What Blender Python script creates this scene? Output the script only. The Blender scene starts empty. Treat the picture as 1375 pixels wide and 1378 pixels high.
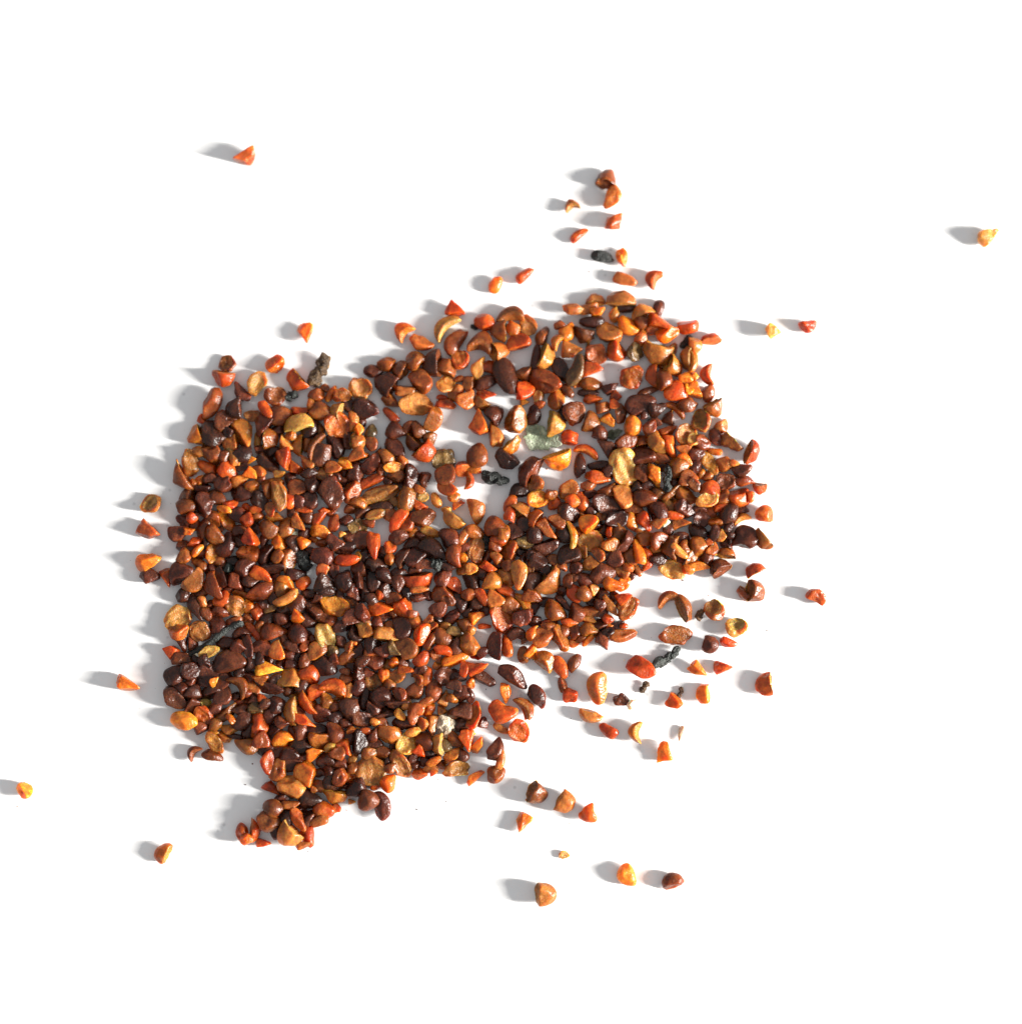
import bpy, bmesh, math, random
import numpy as np
from mathutils import Matrix, Vector

scene = bpy.context.scene
col = scene.collection
R = math.radians

# ------------------------------------------------------------------ camera, light, exposure
PX = 0.00015                      # metres on the paper for one pixel of the photograph (1375 x 1378)
PW, PH = 1375.0, 1378.0
DIST, TILT = 0.40, R(7.0)
cam_data = bpy.data.cameras.new('camera')
cam = bpy.data.objects.new('camera', cam_data)
col.objects.link(cam)
cam_data.sensor_fit = 'VERTICAL'
cam_data.sensor_height = 36.0
cam_data.sensor_width = 36.0
cam_data.lens = 36.0 * DIST / (PH * PX)
cam_data.clip_start = 0.01
cam_data.clip_end = 20.0
cam.location = (0, -math.sin(TILT) * DIST, math.cos(TILT) * DIST)
cam.rotation_euler = (TILT, 0, 0)
cam_data.dof.use_dof = True
cam_data.dof.focus_distance = DIST - 0.006
cam_data.dof.aperture_fstop = 4.8
scene.camera = cam

world = bpy.data.worlds.new('World')
scene.world = world
world.use_nodes = True
bg = world.node_tree.nodes['Background']
bg.inputs['Color'].default_value = (0.97, 0.98, 1.0, 1)
bg.inputs['Strength'].default_value = 0.54

LAMP_AZ, LAMP_EL, LAMP_D = R(-11.0), R(19.5), 1.6
ld = bpy.data.lights.new('low_window_lamp', 'AREA')
ld.shape = 'RECTANGLE'           # a narrow upright window
ld.size = 0.13
ld.size_y = 0.58
ld.energy = 124.0
ld.color = (1.0, 0.97, 0.92)
lamp = bpy.data.objects.new('low_window_lamp', ld)
col.objects.link(lamp)
lamp.location = (LAMP_D * math.cos(LAMP_EL) * math.cos(LAMP_AZ), LAMP_D * math.cos(LAMP_EL) * math.sin(LAMP_AZ), LAMP_D * math.sin(LAMP_EL))
lamp.rotation_euler = (-Vector(lamp.location)).to_track_quat('-Z', 'Y').to_euler()

vs = scene.view_settings
vs.view_transform = 'Standard'
vs.look = 'None'
vs.exposure = 0.0
vs.gamma = 1.0
scene.render.engine = 'CYCLES'
scene.cycles.max_bounces = 5
scene.cycles.diffuse_bounces = 3
scene.cycles.use_adaptive_sampling = True
scene.cycles.adaptive_threshold = 0.02
scene.cycles.adaptive_min_samples = 12
scene.cycles.use_denoising = True
scene.cycles.glossy_bounces = 2

def on_plane(px, py, z=0.0):
    """point of the place at height z that stands at this pixel of the photograph"""
    k = 36.0 / cam_data.lens / PH
    d = Vector(((px - PW / 2) * k, -(py - PH / 2) * k, -1.0))
    d.rotate(cam.rotation_euler)
    c = Vector(cam.location)
    t = (z - c.z) / d.z
    return c + d * t

# ------------------------------------------------------------------ materials
def nodes_of(name):
    m = bpy.data.materials.new(name)
    m.use_nodes = True
    return m, m.node_tree.nodes, m.node_tree.links, m.node_tree.nodes['Principled BSDF']

def make_seed_material(name, rough, spec, bump, scale, sss):
    m, N, L, P = nodes_of(name)
    at = N.new('ShaderNodeAttribute'); at.attribute_name = 'tint'
    tc = N.new('ShaderNodeTexCoord')
    n1 = N.new('ShaderNodeTexNoise'); n1.inputs['Scale'].default_value = scale * 0.45; n1.inputs['Detail'].default_value = 5
    L.new(tc.outputs['Object'], n1.inputs['Vector'])
    mr = N.new('ShaderNodeMapRange')
    mr.inputs['From Min'].default_value = 0.3; mr.inputs['From Max'].default_value = 0.7
    mr.inputs['To Min'].default_value = 0.60; mr.inputs['To Max'].default_value = 1.28
    L.new(n1.outputs['Fac'], mr.inputs['Value'])
    mul = N.new('ShaderNodeVectorMath'); mul.operation = 'SCALE'
    L.new(at.outputs['Color'], mul.inputs[0]); L.new(mr.outputs['Result'], mul.inputs['Scale'])
    ge = N.new('ShaderNodeNewGeometry')                # ridges and broken edges coloured paler, as if catching light
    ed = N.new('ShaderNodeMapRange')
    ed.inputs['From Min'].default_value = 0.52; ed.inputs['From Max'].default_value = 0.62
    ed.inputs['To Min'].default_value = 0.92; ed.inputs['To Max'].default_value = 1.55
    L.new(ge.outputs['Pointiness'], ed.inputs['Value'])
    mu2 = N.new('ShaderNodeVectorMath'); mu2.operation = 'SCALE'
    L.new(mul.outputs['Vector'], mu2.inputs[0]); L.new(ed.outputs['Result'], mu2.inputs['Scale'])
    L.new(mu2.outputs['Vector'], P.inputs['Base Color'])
    n2 = N.new('ShaderNodeTexNoise'); n2.inputs['Scale'].default_value = scale * 1.6; n2.inputs['Detail'].default_value = 4
    L.new(tc.outputs['Object'], n2.inputs['Vector'])
    v = N.new('ShaderNodeTexVoronoi'); v.inputs['Scale'].default_value = scale * 1.3; v.feature = 'SMOOTH_F1'
    L.new(tc.outputs['Object'], v.inputs['Vector'])
    ad = N.new('ShaderNodeMath'); ad.operation = 'ADD'
    L.new(n2.outputs['Fac'], ad.inputs[0]); L.new(v.outputs['Distance'], ad.inputs[1])
    b = N.new('ShaderNodeBump'); b.inputs['Strength'].default_value = bump; b.inputs['Distance'].default_value = 0.00030
    L.new(ad.outputs['Value'], b.inputs['Height']); L.new(b.outputs['Normal'], P.inputs['Normal'])
    r = N.new('ShaderNodeMapRange')
    r.inputs['To Min'].default_value = rough - 0.12; r.inputs['To Max'].default_value = rough + 0.14
    L.new(n1.outputs['Fac'], r.inputs['Value']); L.new(r.outputs['Result'], P.inputs['Roughness'])
    P.inputs['Specular IOR Level'].default_value = spec
    if sss:
        ml = N.new('ShaderNodeMath'); ml.operation = 'MULTIPLY'; ml.inputs[1].default_value = sss
        L.new(at.outputs['Alpha'], ml.inputs[0]); L.new(ml.outputs['Value'], P.inputs['Subsurface Weight'])
        P.inputs['Subsurface Radius'].default_value = (1.0, 0.30, 0.07)
        P.inputs['Subsurface Scale'].default_value = 0.0042
    return m

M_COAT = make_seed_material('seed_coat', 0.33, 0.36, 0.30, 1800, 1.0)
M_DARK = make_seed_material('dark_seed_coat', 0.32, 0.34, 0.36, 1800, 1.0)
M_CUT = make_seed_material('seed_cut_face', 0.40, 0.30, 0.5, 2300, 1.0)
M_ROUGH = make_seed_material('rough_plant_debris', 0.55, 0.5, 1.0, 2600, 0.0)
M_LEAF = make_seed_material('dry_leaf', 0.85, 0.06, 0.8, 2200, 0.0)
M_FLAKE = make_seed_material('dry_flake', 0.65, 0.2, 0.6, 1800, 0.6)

m, N, L, P = nodes_of('white_paper')
tc = N.new('ShaderNodeTexCoord')
n = N.new('ShaderNodeTexNoise'); n.inputs['Scale'].default_value = 2400; n.inputs['Detail'].default_value = 2
L.new(tc.outputs['Object'], n.inputs['Vector'])
n3 = N.new('ShaderNodeTexNoise'); n3.inputs['Scale'].default_value = 60; n3.inputs['Detail'].default_value = 1
L.new(tc.outputs['Object'], n3.inputs['Vector'])
b = N.new('ShaderNodeBump'); b.inputs['Strength'].default_value = 0.25; b.inputs['Distance'].default_value = 0.00006
L.new(n.outputs['Fac'], b.inputs['Height'])
L.new(b.outputs['Normal'], P.inputs['Normal'])
cr = N.new('ShaderNodeMapRange'); cr.inputs['To Min'].default_value = 0.82; cr.inputs['To Max'].default_value = 0.88
L.new(n3.outputs['Fac'], cr.inputs['Value']); 
cc = N.new('ShaderNodeCombineColor')
for i in range(3): L.new(cr.outputs['Result'], cc.inputs[i])
vp = N.new('ShaderNodeTexVoronoi'); vp.inputs['Scale'].default_value = 260
L.new(tc.outputs['Object'], vp.inputs['Vector'])
fl = N.new('ShaderNodeMapRange'); fl.inputs['From Min'].default_value = 0.05; fl.inputs['From Max'].default_value = 0.11
fl.inputs['To Min'].default_value = 0.80; fl.inputs['To Max'].default_value = 1.0
L.new(vp.outputs['Distance'], fl.inputs['Value'])
pm = N.new('ShaderNodeVectorMath'); pm.operation = 'SCALE'
L.new(cc.outputs['Color'], pm.inputs[0]); L.new(fl.outputs['Result'], pm.inputs['Scale'])
L.new(pm.outputs['Vector'], P.inputs['Base Color'])
P.inputs['Roughness'].default_value = 0.85
P.inputs['Specular IOR Level'].default_value = 0.2
M_PAPER = m

# ------------------------------------------------------------------ the sheet of paper
def paper():
    bm = bmesh.new()
    bmesh.ops.create_grid(bm, x_segments=24, y_segments=24, size=0.30)
    me = bpy.data.meshes.new('paper_sheet'); bm.to_mesh(me); bm.free()
    me.materials.append(M_PAPER)
    o = bpy.data.objects.new('paper_sheet', me); col.objects.link(o)
    o['kind'] = 'structure'
    o['label'] = 'plain white paper sheet under the scattered seeds'
    return o
paper()

# ------------------------------------------------------------------ catalogue: x y length width angle kind+colour(+ = lies on others), photograph pixels
CATALOGUE = """
307 491 24 22 80 Cb
300 510 29 20 80 Dr
324 529 31 15 130 Om
412 449 29 20 -80 Wr
371 490 26 19 30 Oo
430 499 46 20 65 Bn
346 517 33 24 75 Ct
398 514 31 20 40 Dr
371 534 28 24 0 Cb
393 533 17 15 0 Bk
426 532 22 17 0 Ob
446 530 24 9 60 Ro
461 533 24 20 0 Cb
439 523 15 11 -30 Om
485 524 31 28 0 Ct
542 446 26 22 -40 Kr
613 418 26 20 -20 Wr
600 440 41 22 -50 Ky
567 463 33 19 -20 Ob
613 459 39 22 50 Rb
580 489 36 24 0 Dm
537 496 26 20 -30 Db
518 515 33 28 -30 Dm
567 513 33 26 -40 Om
600 517 28 22 60 Ct
613 529 24 16 60 Ot
620 510 17 9 0 Rb
548 525 33 15 10 Ob
620 484 28 22 90 Cr
595 535 15 7 -10 Rr
685 425 37 22 -75 Kb
639 440 12 8 0 Bk
649 463 33 31 -110 Kb
643 495 32 17 75 Ot
697 460 33 20 10 Or
710 438 28 22 -60 Ct
730 452 28 16 75 Ob
721 483 39 13 85 Rm
737 482 33 22 160 Dy
763 447 28 20 60 Oo
753 438 15 13 0 Ob
750 459 24 15 -40 Ko
681 508 50 29 -70 Om
755 499 35 20 -70 Od
734 514 44 28 -20 Ob
706 527 26 24 -90 Or
654 532 28 15 0 Wr
654 515 31 17 20 Rm
763 526 22 11 -45 Rb
774 499 44 20 75 On+
775 515 15 15 0 Or
772 416 28 15 10 Ot
801 402 26 15 -90 Dt
789 416 31 15 10 Rt
804 419 20 13 30 Wo
835 401 39 20 -90 Dt
841 414 28 13 5 Rd
826 423 22 13 80 Oy
863 418 31 17 -70 Ky
843 440 31 22 -50 Oo
819 447 33 26 0 Ot
796 434 33 15 0 Rd
889 434 33 20 -10 Wr
898 449 31 22 20 Oo
876 445 22 15 0 Ob
830 474 28 26 -30 Or
854 474 26 24 0 Cn
884 477 39 28 80 Kb
905 471 20 11 80 Ct
802 477 28 26 -60 Cb
789 473 41 4 70 St+
797 499 26 22 -10 Wr
849 507 33 28 -110 Cr
876 506 31 16 0 Dr
891 493 11 7 30 Wo
796 517 31 17 -10 Ob
923 460 22 10 50 Bk
923 483 35 17 0 Kt
908 526 31 28 0 Or
893 512 28 22 90 Om
923 510 22 20 -30 Oo
828 533 17 15 0 Or
872 527 33 11 20 Rb
861 546 41 28 0 Od
791 529 28 9 0 Rd
797 537 26 13 0 Or
927 524 13 15 0 Wo
956 454 28 13 -90 Dr
932 486 31 13 180 Ko
951 505 28 17 0 Kr
934 507 11 11 0 Wo
934 527 26 20 -40 Wo
286 544 44 22 65 Ob
272 564 15 11 90 Wr
315 549 31 20 0 Dd
262 588 29 20 20 Do
287 586 39 31 -40 Od
286 612 31 24 -60 Ob
257 622 37 22 -75 Ct
279 629 28 15 -30 Rr+
242 643 44 20 30 Kb
269 646 17 10 45 Oo
314 614 28 15 -60 Ot
328 584 41 27 -60 Ob+
307 634 28 22 -30 Or
300 652 26 22 -50 Om
293 670 31 20 -20 Ob
311 680 15 20 -60 Or
302 686 20 11 -20 Oo+
254 671 31 24 90 Ob
251 682 26 20 0 Om
274 658 22 17 0 Od
205 679 28 26 60 Cy
358 552 28 13 -55 Rr
340 560 22 15 0 Ct
347 592 20 9 90 Ry
364 590 28 20 180 Db
402 569 38 21 -80 Dy+
417 578 31 20 60 Od
406 553 28 17 20 Wr
454 572 35 33 0 Cr
452 552 22 15 -20 Dy
470 547 26 17 -60 Om
476 567 28 13 90 Rt
477 593 20 11 90 Ot
385 597 24 20 100 Wt
383 619 31 24 -70 Or+
399 629 17 17 0 Wr
400 600 28 15 0 Db
424 600 39 13 -30 Kb
434 612 33 28 40 Od
452 600 33 20 -60 Od
466 624 22 17 -30 Wo
449 629 22 17 0 Ob
462 647 17 15 30 Wm
446 664 41 31 -70 Om+
419 673 26 20 -60 Od
376 668 39 20 -80 Ct+
365 655 31 24 60 Ob
376 637 17 13 20 Wy
361 623 33 20 -40 Od
339 619 13 9 0 Wo
337 639 20 17 -45 Wo+
351 647 15 10 30 Ob
390 645 22 15 60 Od
400 655 28 20 20 Ob
391 673 24 15 80 Rr
417 636 26 15 0 Od
332 684 13 13 0 Or
345 686 17 11 0 Or
409 686 22 9 0 Or
436 687 15 9 0 Wr
472 685 17 13 0 Ob
491 551 35 26 -30 Od
526 559 26 11 -45 Rr
559 544 46 31 5 Ft+
584 565 33 20 65 Ob+
600 545 26 15 -20 Wr
483 579 13 17 0 Wo
482 595 20 22 0 Ot
500 581 20 15 80 On
532 580 26 22 0 Od
549 576 22 13 60 Rb
556 598 28 17 50 Kb
563 579 24 20 90 Ob
532 603 33 20 -40 Om
574 610 31 24 140 Dr+
578 590 20 17 60 Ob
598 619 31 28 60 Cn
600 641 31 26 50 Ob
502 619 41 22 65 Wm+
500 647 37 13 25 Rr+
528 629 24 14 0 Co+
521 647 15 13 0 Wm
552 644 37 22 90 Od
572 649 26 16 -90 Wb
511 665 50 20 15 Ct
569 669 15 13 0 Cy
587 673 22 13 -60 Oy
565 680 22 17 0 Or
602 658 28 17 -30 Ob
611 669 17 13 0 Ob
617 679 17 15 0 Wr
600 686 13 9 0 Oy
622 631 20 20 0 Or
511 682 37 13 5 Rd
540 686 11 11 90 Wo
644 569 33 24 90 Wr
666 584 35 20 110 Wt+
695 565 37 28 70 Ob
726 545 15 11 0 Or
706 542 13 9 0 Wo
729 592 52 33 -20 Lg
749 572 34 22 170 Dy+
766 589 22 20 0 Or
759 556 22 15 80 Od
773 556 31 28 -60 Cb
752 622 37 24 110 Do
643 614 33 27 70 Ob
637 632 20 11 0 Ro
631 647 24 13 180 Kr
690 601 28 16 135 Do
682 620 33 22 -30 Od
709 632 44 24 -30 Dm
666 644 37 17 -10 Bk
699 659 28 17 -90 Dd
687 680 28 17 75 Or
724 672 32 22 25 Co+
742 665 17 15 0 Ob
746 677 20 17 80 Or
765 660 28 20 20 Ob
771 675 22 17 -30 Or
642 688 35 21 -80 Ot
724 687 13 7 0 Wm
811 549 20 17 0 Ob
827 544 13 13 0 Or
818 567 20 17 -60 Wo+
827 584 22 13 20 Lg
851 573 28 22 80 Oo
867 553 24 13 80 Rd
884 551 26 20 20 Od
909 551 31 13 230 Kr
880 569 20 15 0 Om
874 576 24 17 60 Ob
898 579 28 15 35 Wr+
884 597 31 20 -50 Ob
902 601 33 22 -70 Or
922 586 28 28 0 Ct
843 595 33 20 30 Wb
790 607 33 15 245 Kr
806 627 31 13 5 Od
804 644 31 20 -15 Or
839 629 50 33 -75 Cy+
839 668 33 24 -60 Ot
865 614 33 26 0 Om
890 617 28 17 -15 Ob
881 641 35 20 -65 Wo+
898 644 35 13 85 Bk+
905 662 35 9 40 Ro+
922 619 22 15 -40 Oo
925 644 26 22 0 Ob
900 680 28 13 -45 Rt
910 677 11 9 0 Wr
867 671 33 22 0 Ob
873 655 26 17 0 Od
818 680 44 26 -20 Cd
783 675 26 17 100 Or
793 665 20 13 0 Od
780 627 33 15 90 Om
943 568 33 26 100 Ct
932 592 20 15 80 Cy
945 595 22 20 80 Ob
962 589 26 15 -70 Om
982 598 31 17 45 Do
1013 610 33 16 160 Dr
961 608 20 9 -10 Ro
954 624 35 17 -60 Co+
974 625 22 20 0 Ob
987 623 15 9 0 Ot
998 633 28 17 10 Od
1002 647 26 15 0 Ob
974 649 31 22 200 Cb
956 658 28 22 -20 Or
1022 658 19 14 90 Dr
995 669 31 26 30 Or
1010 669 15 9 90 Ro
950 673 31 20 20 Ct+
971 682 22 9 20 Rr
934 653 22 15 -30 Ob
943 638 15 11 80 Oo
939 686 22 11 0 Od
201 712 31 22 -15 Wb
199 754 33 22 35 Oo
202 775 26 20 0 Om
223 777 26 15 -80 Wr
244 770 35 28 30 Om
269 759 26 13 -40 Rb
259 697 15 15 0 Or
267 693 15 9 0 Wm
242 718 28 20 20 Om
254 714 17 12 20 Wo+
275 712 28 17 70 Ob
288 699 22 20 -60 Om
305 699 31 17 -60 Co+
299 711 13 8 60 Wr
262 730 22 13 20 Or
266 741 20 9 45 Ro+
286 745 28 17 80 Co+
305 734 35 22 70 Om
259 742 20 13 0 Om
324 717 26 20 0 Om
316 755 22 13 20 Od
307 764 15 13 0 Ok
320 782 31 22 -50 Wm
262 782 33 24 60 Ob
286 790 39 20 20 Db+
263 817 39 17 -70 Od
273 810 17 11 -60 Ot
278 826 20 13 -60 Ob
300 807 24 20 60 Or
317 815 28 24 -30 Co+
298 822 24 17 0 Od
240 834 35 31 60 Ct
316 835 22 11 20 Rb
333 699 20 17 80 Or
347 695 17 15 0 Oo
371 697 28 15 0 Ob
402 704 26 17 -40 Ot+
430 699 28 17 35 Wr
435 717 33 17 -20 Wo+
450 704 24 15 80 Ob
461 719 10 9 0 Wy
466 701 20 15 0 Om
476 710 17 15 0 Cn
363 713 26 24 0 Ob
377 729 22 20 80 Oo
338 724 24 20 -40 Or
397 721 15 11 0 Fp
409 731 17 16 0 Oo+
423 727 15 11 -30 Wb
410 755 28 20 -80 Bk
389 754 35 22 -105 Ot+
358 747 35 20 65 Od
435 749 31 26 -40 Om
466 738 33 17 10 Od
467 754 33 15 5 Rr+
352 773 31 17 -20 Or
353 797 41 22 30 Ob+
387 783 26 13 -35 Oo
409 785 20 17 15 Or
436 783 26 24 0 Od
463 782 31 24 90 Od
386 806 35 13 30 Rt
365 819 17 15 0 On
335 814 22 15 90 Oo
335 833 15 13 0 Ob
347 825 26 15 -70 Or
421 819 31 22 -40 Om
400 831 22 16 -40 Oo+
472 812 22 20 0 Cm
450 815 39 26 -20 Co+
379 834 22 15 0 Om
439 794 22 15 0 Od
417 799 26 13 0 Od
506 693 28 13 20 Ot
484 710 22 20 90 Cn
503 734 37 17 -85 Or
535 701 35 16 60 Rr+
569 699 35 22 10 Ob
556 717 17 10 50 Ro
580 717 28 13 -15 Oy
608 700 35 17 50 Dt
624 721 26 11 60 Rt
537 723 26 20 0 Od
525 737 17 17 0 Or
540 750 31 15 -30 Dm
571 759 26 13 0 Od
587 760 17 17 0 Bk
603 762 26 13 0 Od
581 739 44 26 -20 Od+
508 761 35 20 0 Od
482 749 13 9 90 Oo
624 750 15 11 90 Oo
624 765 20 17 0 Ot
483 781 22 15 90 Om
490 796 28 15 80 Od
563 784 39 22 100 Dr
565 793 24 9 5 Rt
613 787 24 17 -30 Or
518 796 26 20 60 Om
511 800 15 11 90 Or
512 819 35 20 0 Wr+
542 818 26 22 -80 Or+
597 802 35 26 -50 Ob
556 827 15 13 0 Ob
562 805 22 11 0 Od
609 830 24 15 40 Om
589 834 15 13 0 Od
491 838 22 11 0 Ot
518 832 22 11 0 Od
537 769 22 11 0 Od
666 712 33 26 -50 Om
676 718 24 20 60 Ob
671 728 22 13 0 Rr
653 726 31 13 -70 Bk
641 741 37 22 -80 Ct+
634 765 17 15 20 Ot
667 750 17 13 -45 Rt
658 763 24 13 -20 Wr
664 783 28 22 60 Ob
685 762 22 15 0 Ob
699 774 39 20 -85 Ot+
685 693 22 15 100 Or
706 705 22 22 0 Od
718 698 26 15 -30 Dr
737 711 33 20 -35 Oo
759 717 28 22 90 Od
770 721 39 13 190 Ko
706 730 24 15 -10 Cn
701 742 17 15 0 Od
695 733 9 9 0 Wr
735 737 37 20 15 Om
750 758 31 17 -40 Ob
743 782 48 26 140 Dt+
775 764 17 17 0 Om
774 777 15 11 0 Od
649 803 26 13 -55 Rr
639 812 22 17 0 Od
643 832 24 17 10 Wo
674 832 37 26 -60 Cr+
681 796 31 15 -35 Rr
704 812 35 15 215 Ko
703 831 26 24 0 Om
759 812 31 11 -45 Wm
773 799 26 20 -70 Or
734 810 26 13 0 Od
739 838 22 11 0 Or
766 838 22 11 0 Or
723 755 26 26 0 Od
715 747 17 13 0 Od
802 706 20 15 60 Om
791 703 26 22 40 Oo+
796 728 35 28 -20 Ct+
795 758 26 20 -10 Wo
821 717 15 11 90 Or
818 747 22 9 30 Rm
829 699 33 22 20 Cd
848 703 28 15 -75 Oo
866 701 28 20 -80 Or
861 715 11 9 0 Wt
887 704 26 13 20 Wt
896 704 10 10 0 Wp
907 694 24 11 -10 Or
842 731 31 15 150 Dm+
871 753 31 15 180 Kr
859 743 35 14 -75 Ro+
856 766 22 9 -50 Ro
845 764 15 13 -50 Ob
850 775 13 11 90 Om
900 736 35 24 -10 Kb
913 742 26 10 -45 Ry+
886 726 26 20 30 Ob
916 706 28 15 0 Ot
916 725 22 17 0 Od
904 767 36 24 -20 Cy+
927 766 15 13 0 Oo
811 771 37 26 10 Om
838 786 22 15 60 Or
824 788 28 17 -30 Oo+
840 805 22 15 20 Wr
842 819 35 26 70 Cb
820 815 33 13 -55 Wt+
800 794 15 11 -80 Ot
785 799 22 20 0 Ob
795 823 26 13 -10 Ob
793 834 22 13 -30 Wt
818 833 15 13 0 Or
796 808 20 15 0 Od
811 799 22 17 0 Od
897 806 31 17 -60 Ko
922 817 37 14 200 Kb
943 699 24 22 0 Cd
963 702 20 15 0 Ob
997 698 24 13 -70 Ko+
1029 692 26 22 -30 Oo
1002 723 37 31 10 Om
1024 728 31 15 40 Kb
963 717 22 22 0 Od
971 721 17 11 90 Wt
982 719 15 13 0 Od
939 736 26 26 0 Ob
954 731 13 11 90 Or
977 743 26 14 -100 Do
966 761 28 20 -60 Dm
939 763 28 15 -10 Wo
1014 766 26 15 -60 Dr
1002 802 26 13 60 Db
1018 796 28 24 170 Db
961 822 28 24 -60 Ct
941 827 17 10 70 Bn
173 921 31 20 -20 Wo
240 851 26 20 0 Ob
245 861 31 17 -60 Om
269 850 28 26 -60 Ct+
230 878 22 17 160 Wr
309 889 44 28 10 Om
265 883 11 9 0 Wp
281 877 28 14 25 Cy+
236 908 31 26 60 Od
256 903 26 22 0 Od
279 908 33 28 0 Cd
289 917 15 11 45 Wo+
235 941 35 22 -40 Om
259 933 26 22 0 Od
249 970 35 22 -10 Oo+
275 963 28 20 -60 Cr
277 946 15 11 0 Cy+
302 938 28 20 70 Od
323 922 33 20 220 Kb
305 958 33 17 40 Ob
311 967 15 9 -50 Ro+
288 986 15 11 0 Wo
309 982 24 13 0 Ob
324 944 15 9 0 Or
322 871 22 20 0 Om
289 860 82 10 27 Tk
342 849 31 11 -50 Rr
369 848 37 22 10 Ob
335 871 33 13 -80 Od
404 852 31 26 0 Od
437 855 33 24 -70 Cy+
459 844 20 15 0 Od
459 864 20 15 -20 Om
476 863 11 9 90 Or
373 876 26 20 100 Ot
394 871 24 13 -40 Om
406 880 24 13 30 Od
448 876 17 15 0 On
362 900 37 20 -5 Wo+
391 912 31 25 -100 Dy+
417 908 28 24 -30 Or
437 897 35 24 -30 Od
467 886 28 17 30 Ob
464 904 15 9 -10 Rb
366 925 33 17 -10 Od
389 931 15 13 0 Om
353 939 12 11 0 Wr
469 929 20 11 90 Ot
427 932 26 22 0 Wr+
450 924 35 22 -110 Kr+
391 957 37 19 0 Kt
413 947 35 16 30 Dr+
410 970 31 14 -25 Wr+
344 953 20 15 0 On
350 976 33 22 90 Or
379 973 20 15 -20 Om
470 952 28 28 60 Od
474 983 15 11 -10 Ot
335 911 22 15 0 Od
333 933 13 11 0 Ob
452 941 15 5 30 Rt
428 982 33 15 0 Od
434 960 26 22 0 Od
374 949 26 22 0 Od
395 895 22 15 0 Od
466 973 22 13 0 Od
521 855 39 20 -20 Wt+
530 873 22 17 -30 Wn+
580 862 26 11 60 Rb
567 853 31 17 60 Or+
613 853 24 20 -40 Wn
506 891 28 20 30 Om
500 878 20 11 0 Om
530 891 15 13 90 Oo
517 909 19 15 -90 Or+
545 902 22 13 -10 Or
560 878 22 9 45 Rn
569 886 28 17 30 Or+
596 875 24 13 -10 Rr
612 887 35 15 20 Ro+
589 897 13 11 0 Ob
574 910 26 15 80 Or
597 910 26 24 0 Cd
616 909 22 17 0 Od
625 900 22 11 90 Or
502 917 26 22 60 Cb
524 922 17 15 0 Ob
540 934 20 15 -60 Ob
535 945 33 22 0 Od
547 949 13 13 0 Ot
573 945 22 11 35 Rt+
578 956 20 13 50 Oo+
598 939 22 13 70 Ot
595 956 13 13 0 Wt
583 977 31 15 -85 Wt+
601 977 31 24 90 Mp+
622 933 26 20 20 Om
556 985 20 11 20 Oy+
505 972 13 11 0 Oy
491 984 17 9 0 Rr
482 983 9 9 0 Wo
491 940 31 15 85 Od
513 938 28 26 0 Od
518 960 31 17 0 Od
545 973 33 17 0 Od
565 968 13 7 30 Wm
569 984 15 13 0 Od
482 873 26 15 90 Om
483 905 22 15 90 Od
665 869 37 19 90 Om
682 868 31 14 -85 Ro
704 881 22 15 90 Ob
716 851 22 13 55 Oo+
715 875 24 15 70 Wo+
706 862 11 11 0 Wm
752 860 37 20 -65 Ob
734 889 31 22 -50 Oo+
753 897 33 17 -55 Or
772 892 26 15 70 Ob
772 866 17 11 0 Ot
774 851 20 15 90 Om
645 879 26 15 20 Om
642 898 31 22 20 Wr
652 913 31 15 -30 Om
692 909 44 20 -35 Od
723 937 33 20 -60 Od
680 933 26 15 -90 Wo+
676 960 37 28 -15 Or+
707 951 33 17 215 Kb
638 963 37 17 75 Cr+
649 972 15 13 90 Om
675 981 24 10 -25 Rt
698 985 31 26 120 Cr
633 919 15 11 90 Oo
633 936 20 11 90 Om
757 922 22 11 -80 Ob
767 935 19 19 0 Or
635 987 11 9 0 Wo
652 843 17 7 0 Rr
635 849 11 11 0 Ob
739 843 22 11 0 Om
695 853 26 17 0 Od
793 849 26 20 0 Ob
820 842 11 7 0 Oo
839 842 11 7 0 Or
791 862 20 7 45 Ro
811 863 26 20 -60 Wm
838 855 37 17 10 Om
908 855 44 24 0 Cb
863 899 39 26 -25 Or
895 886 46 15 35 Bk
803 925 41 28 -110 Ot
867 925 17 10 60 Bn
838 943 24 17 -25 Wm
851 947 15 11 30 Wp
905 944 22 20 -60 Oo
915 932 16 8 80 Bn
794 964 31 16 -20 Ot
818 983 26 15 -35 Rr
856 984 26 20 -20 Ko
916 987 20 7 75 Rp
261 1012 22 13 -40 Kb
287 1016 28 15 -15 Ob
289 999 33 17 -60 Co+
316 991 22 7 -10 Rm
326 1121 26 15 -80 Or
381 995 29 20 0 Oo+
352 995 22 22 0 Ob
361 1026 31 17 -85 Or
425 1015 24 16 15 Oo+
412 1041 35 26 -70 Wo+
446 1005 20 11 25 Oy
466 1005 26 17 -50 Wr
474 1023 20 11 60 Ot
459 1031 22 20 0 Om
474 1045 22 15 0 Or
393 1058 37 27 -15 Ot
366 1063 26 15 -45 Wr
423 1062 10 9 0 Wo
431 1040 15 11 0 Om
443 1050 24 13 60 Od
466 1057 13 11 0 Om
450 1058 26 15 0 Om
450 1073 33 20 80 Do+
453 1088 13 13 0 Or
435 1090 28 24 20 Or
430 1105 24 13 20 Rt
474 1079 10 7 0 Wy
393 1082 28 13 15 Wb
402 1103 33 15 -60 Om
345 1117 31 13 180 Kr
388 1125 33 26 50 Kt
414 1124 31 17 95 Or
333 1129 17 15 0 Oo
354 1134 20 11 0 Or
368 1088 26 22 0 Ob
363 1105 33 26 0 Ob
374 1119 26 20 0 Od
395 1028 26 20 0 Od
406 1003 33 22 0 Od
439 1023 26 20 0 Od
390 1014 26 17 0 Od
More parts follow.
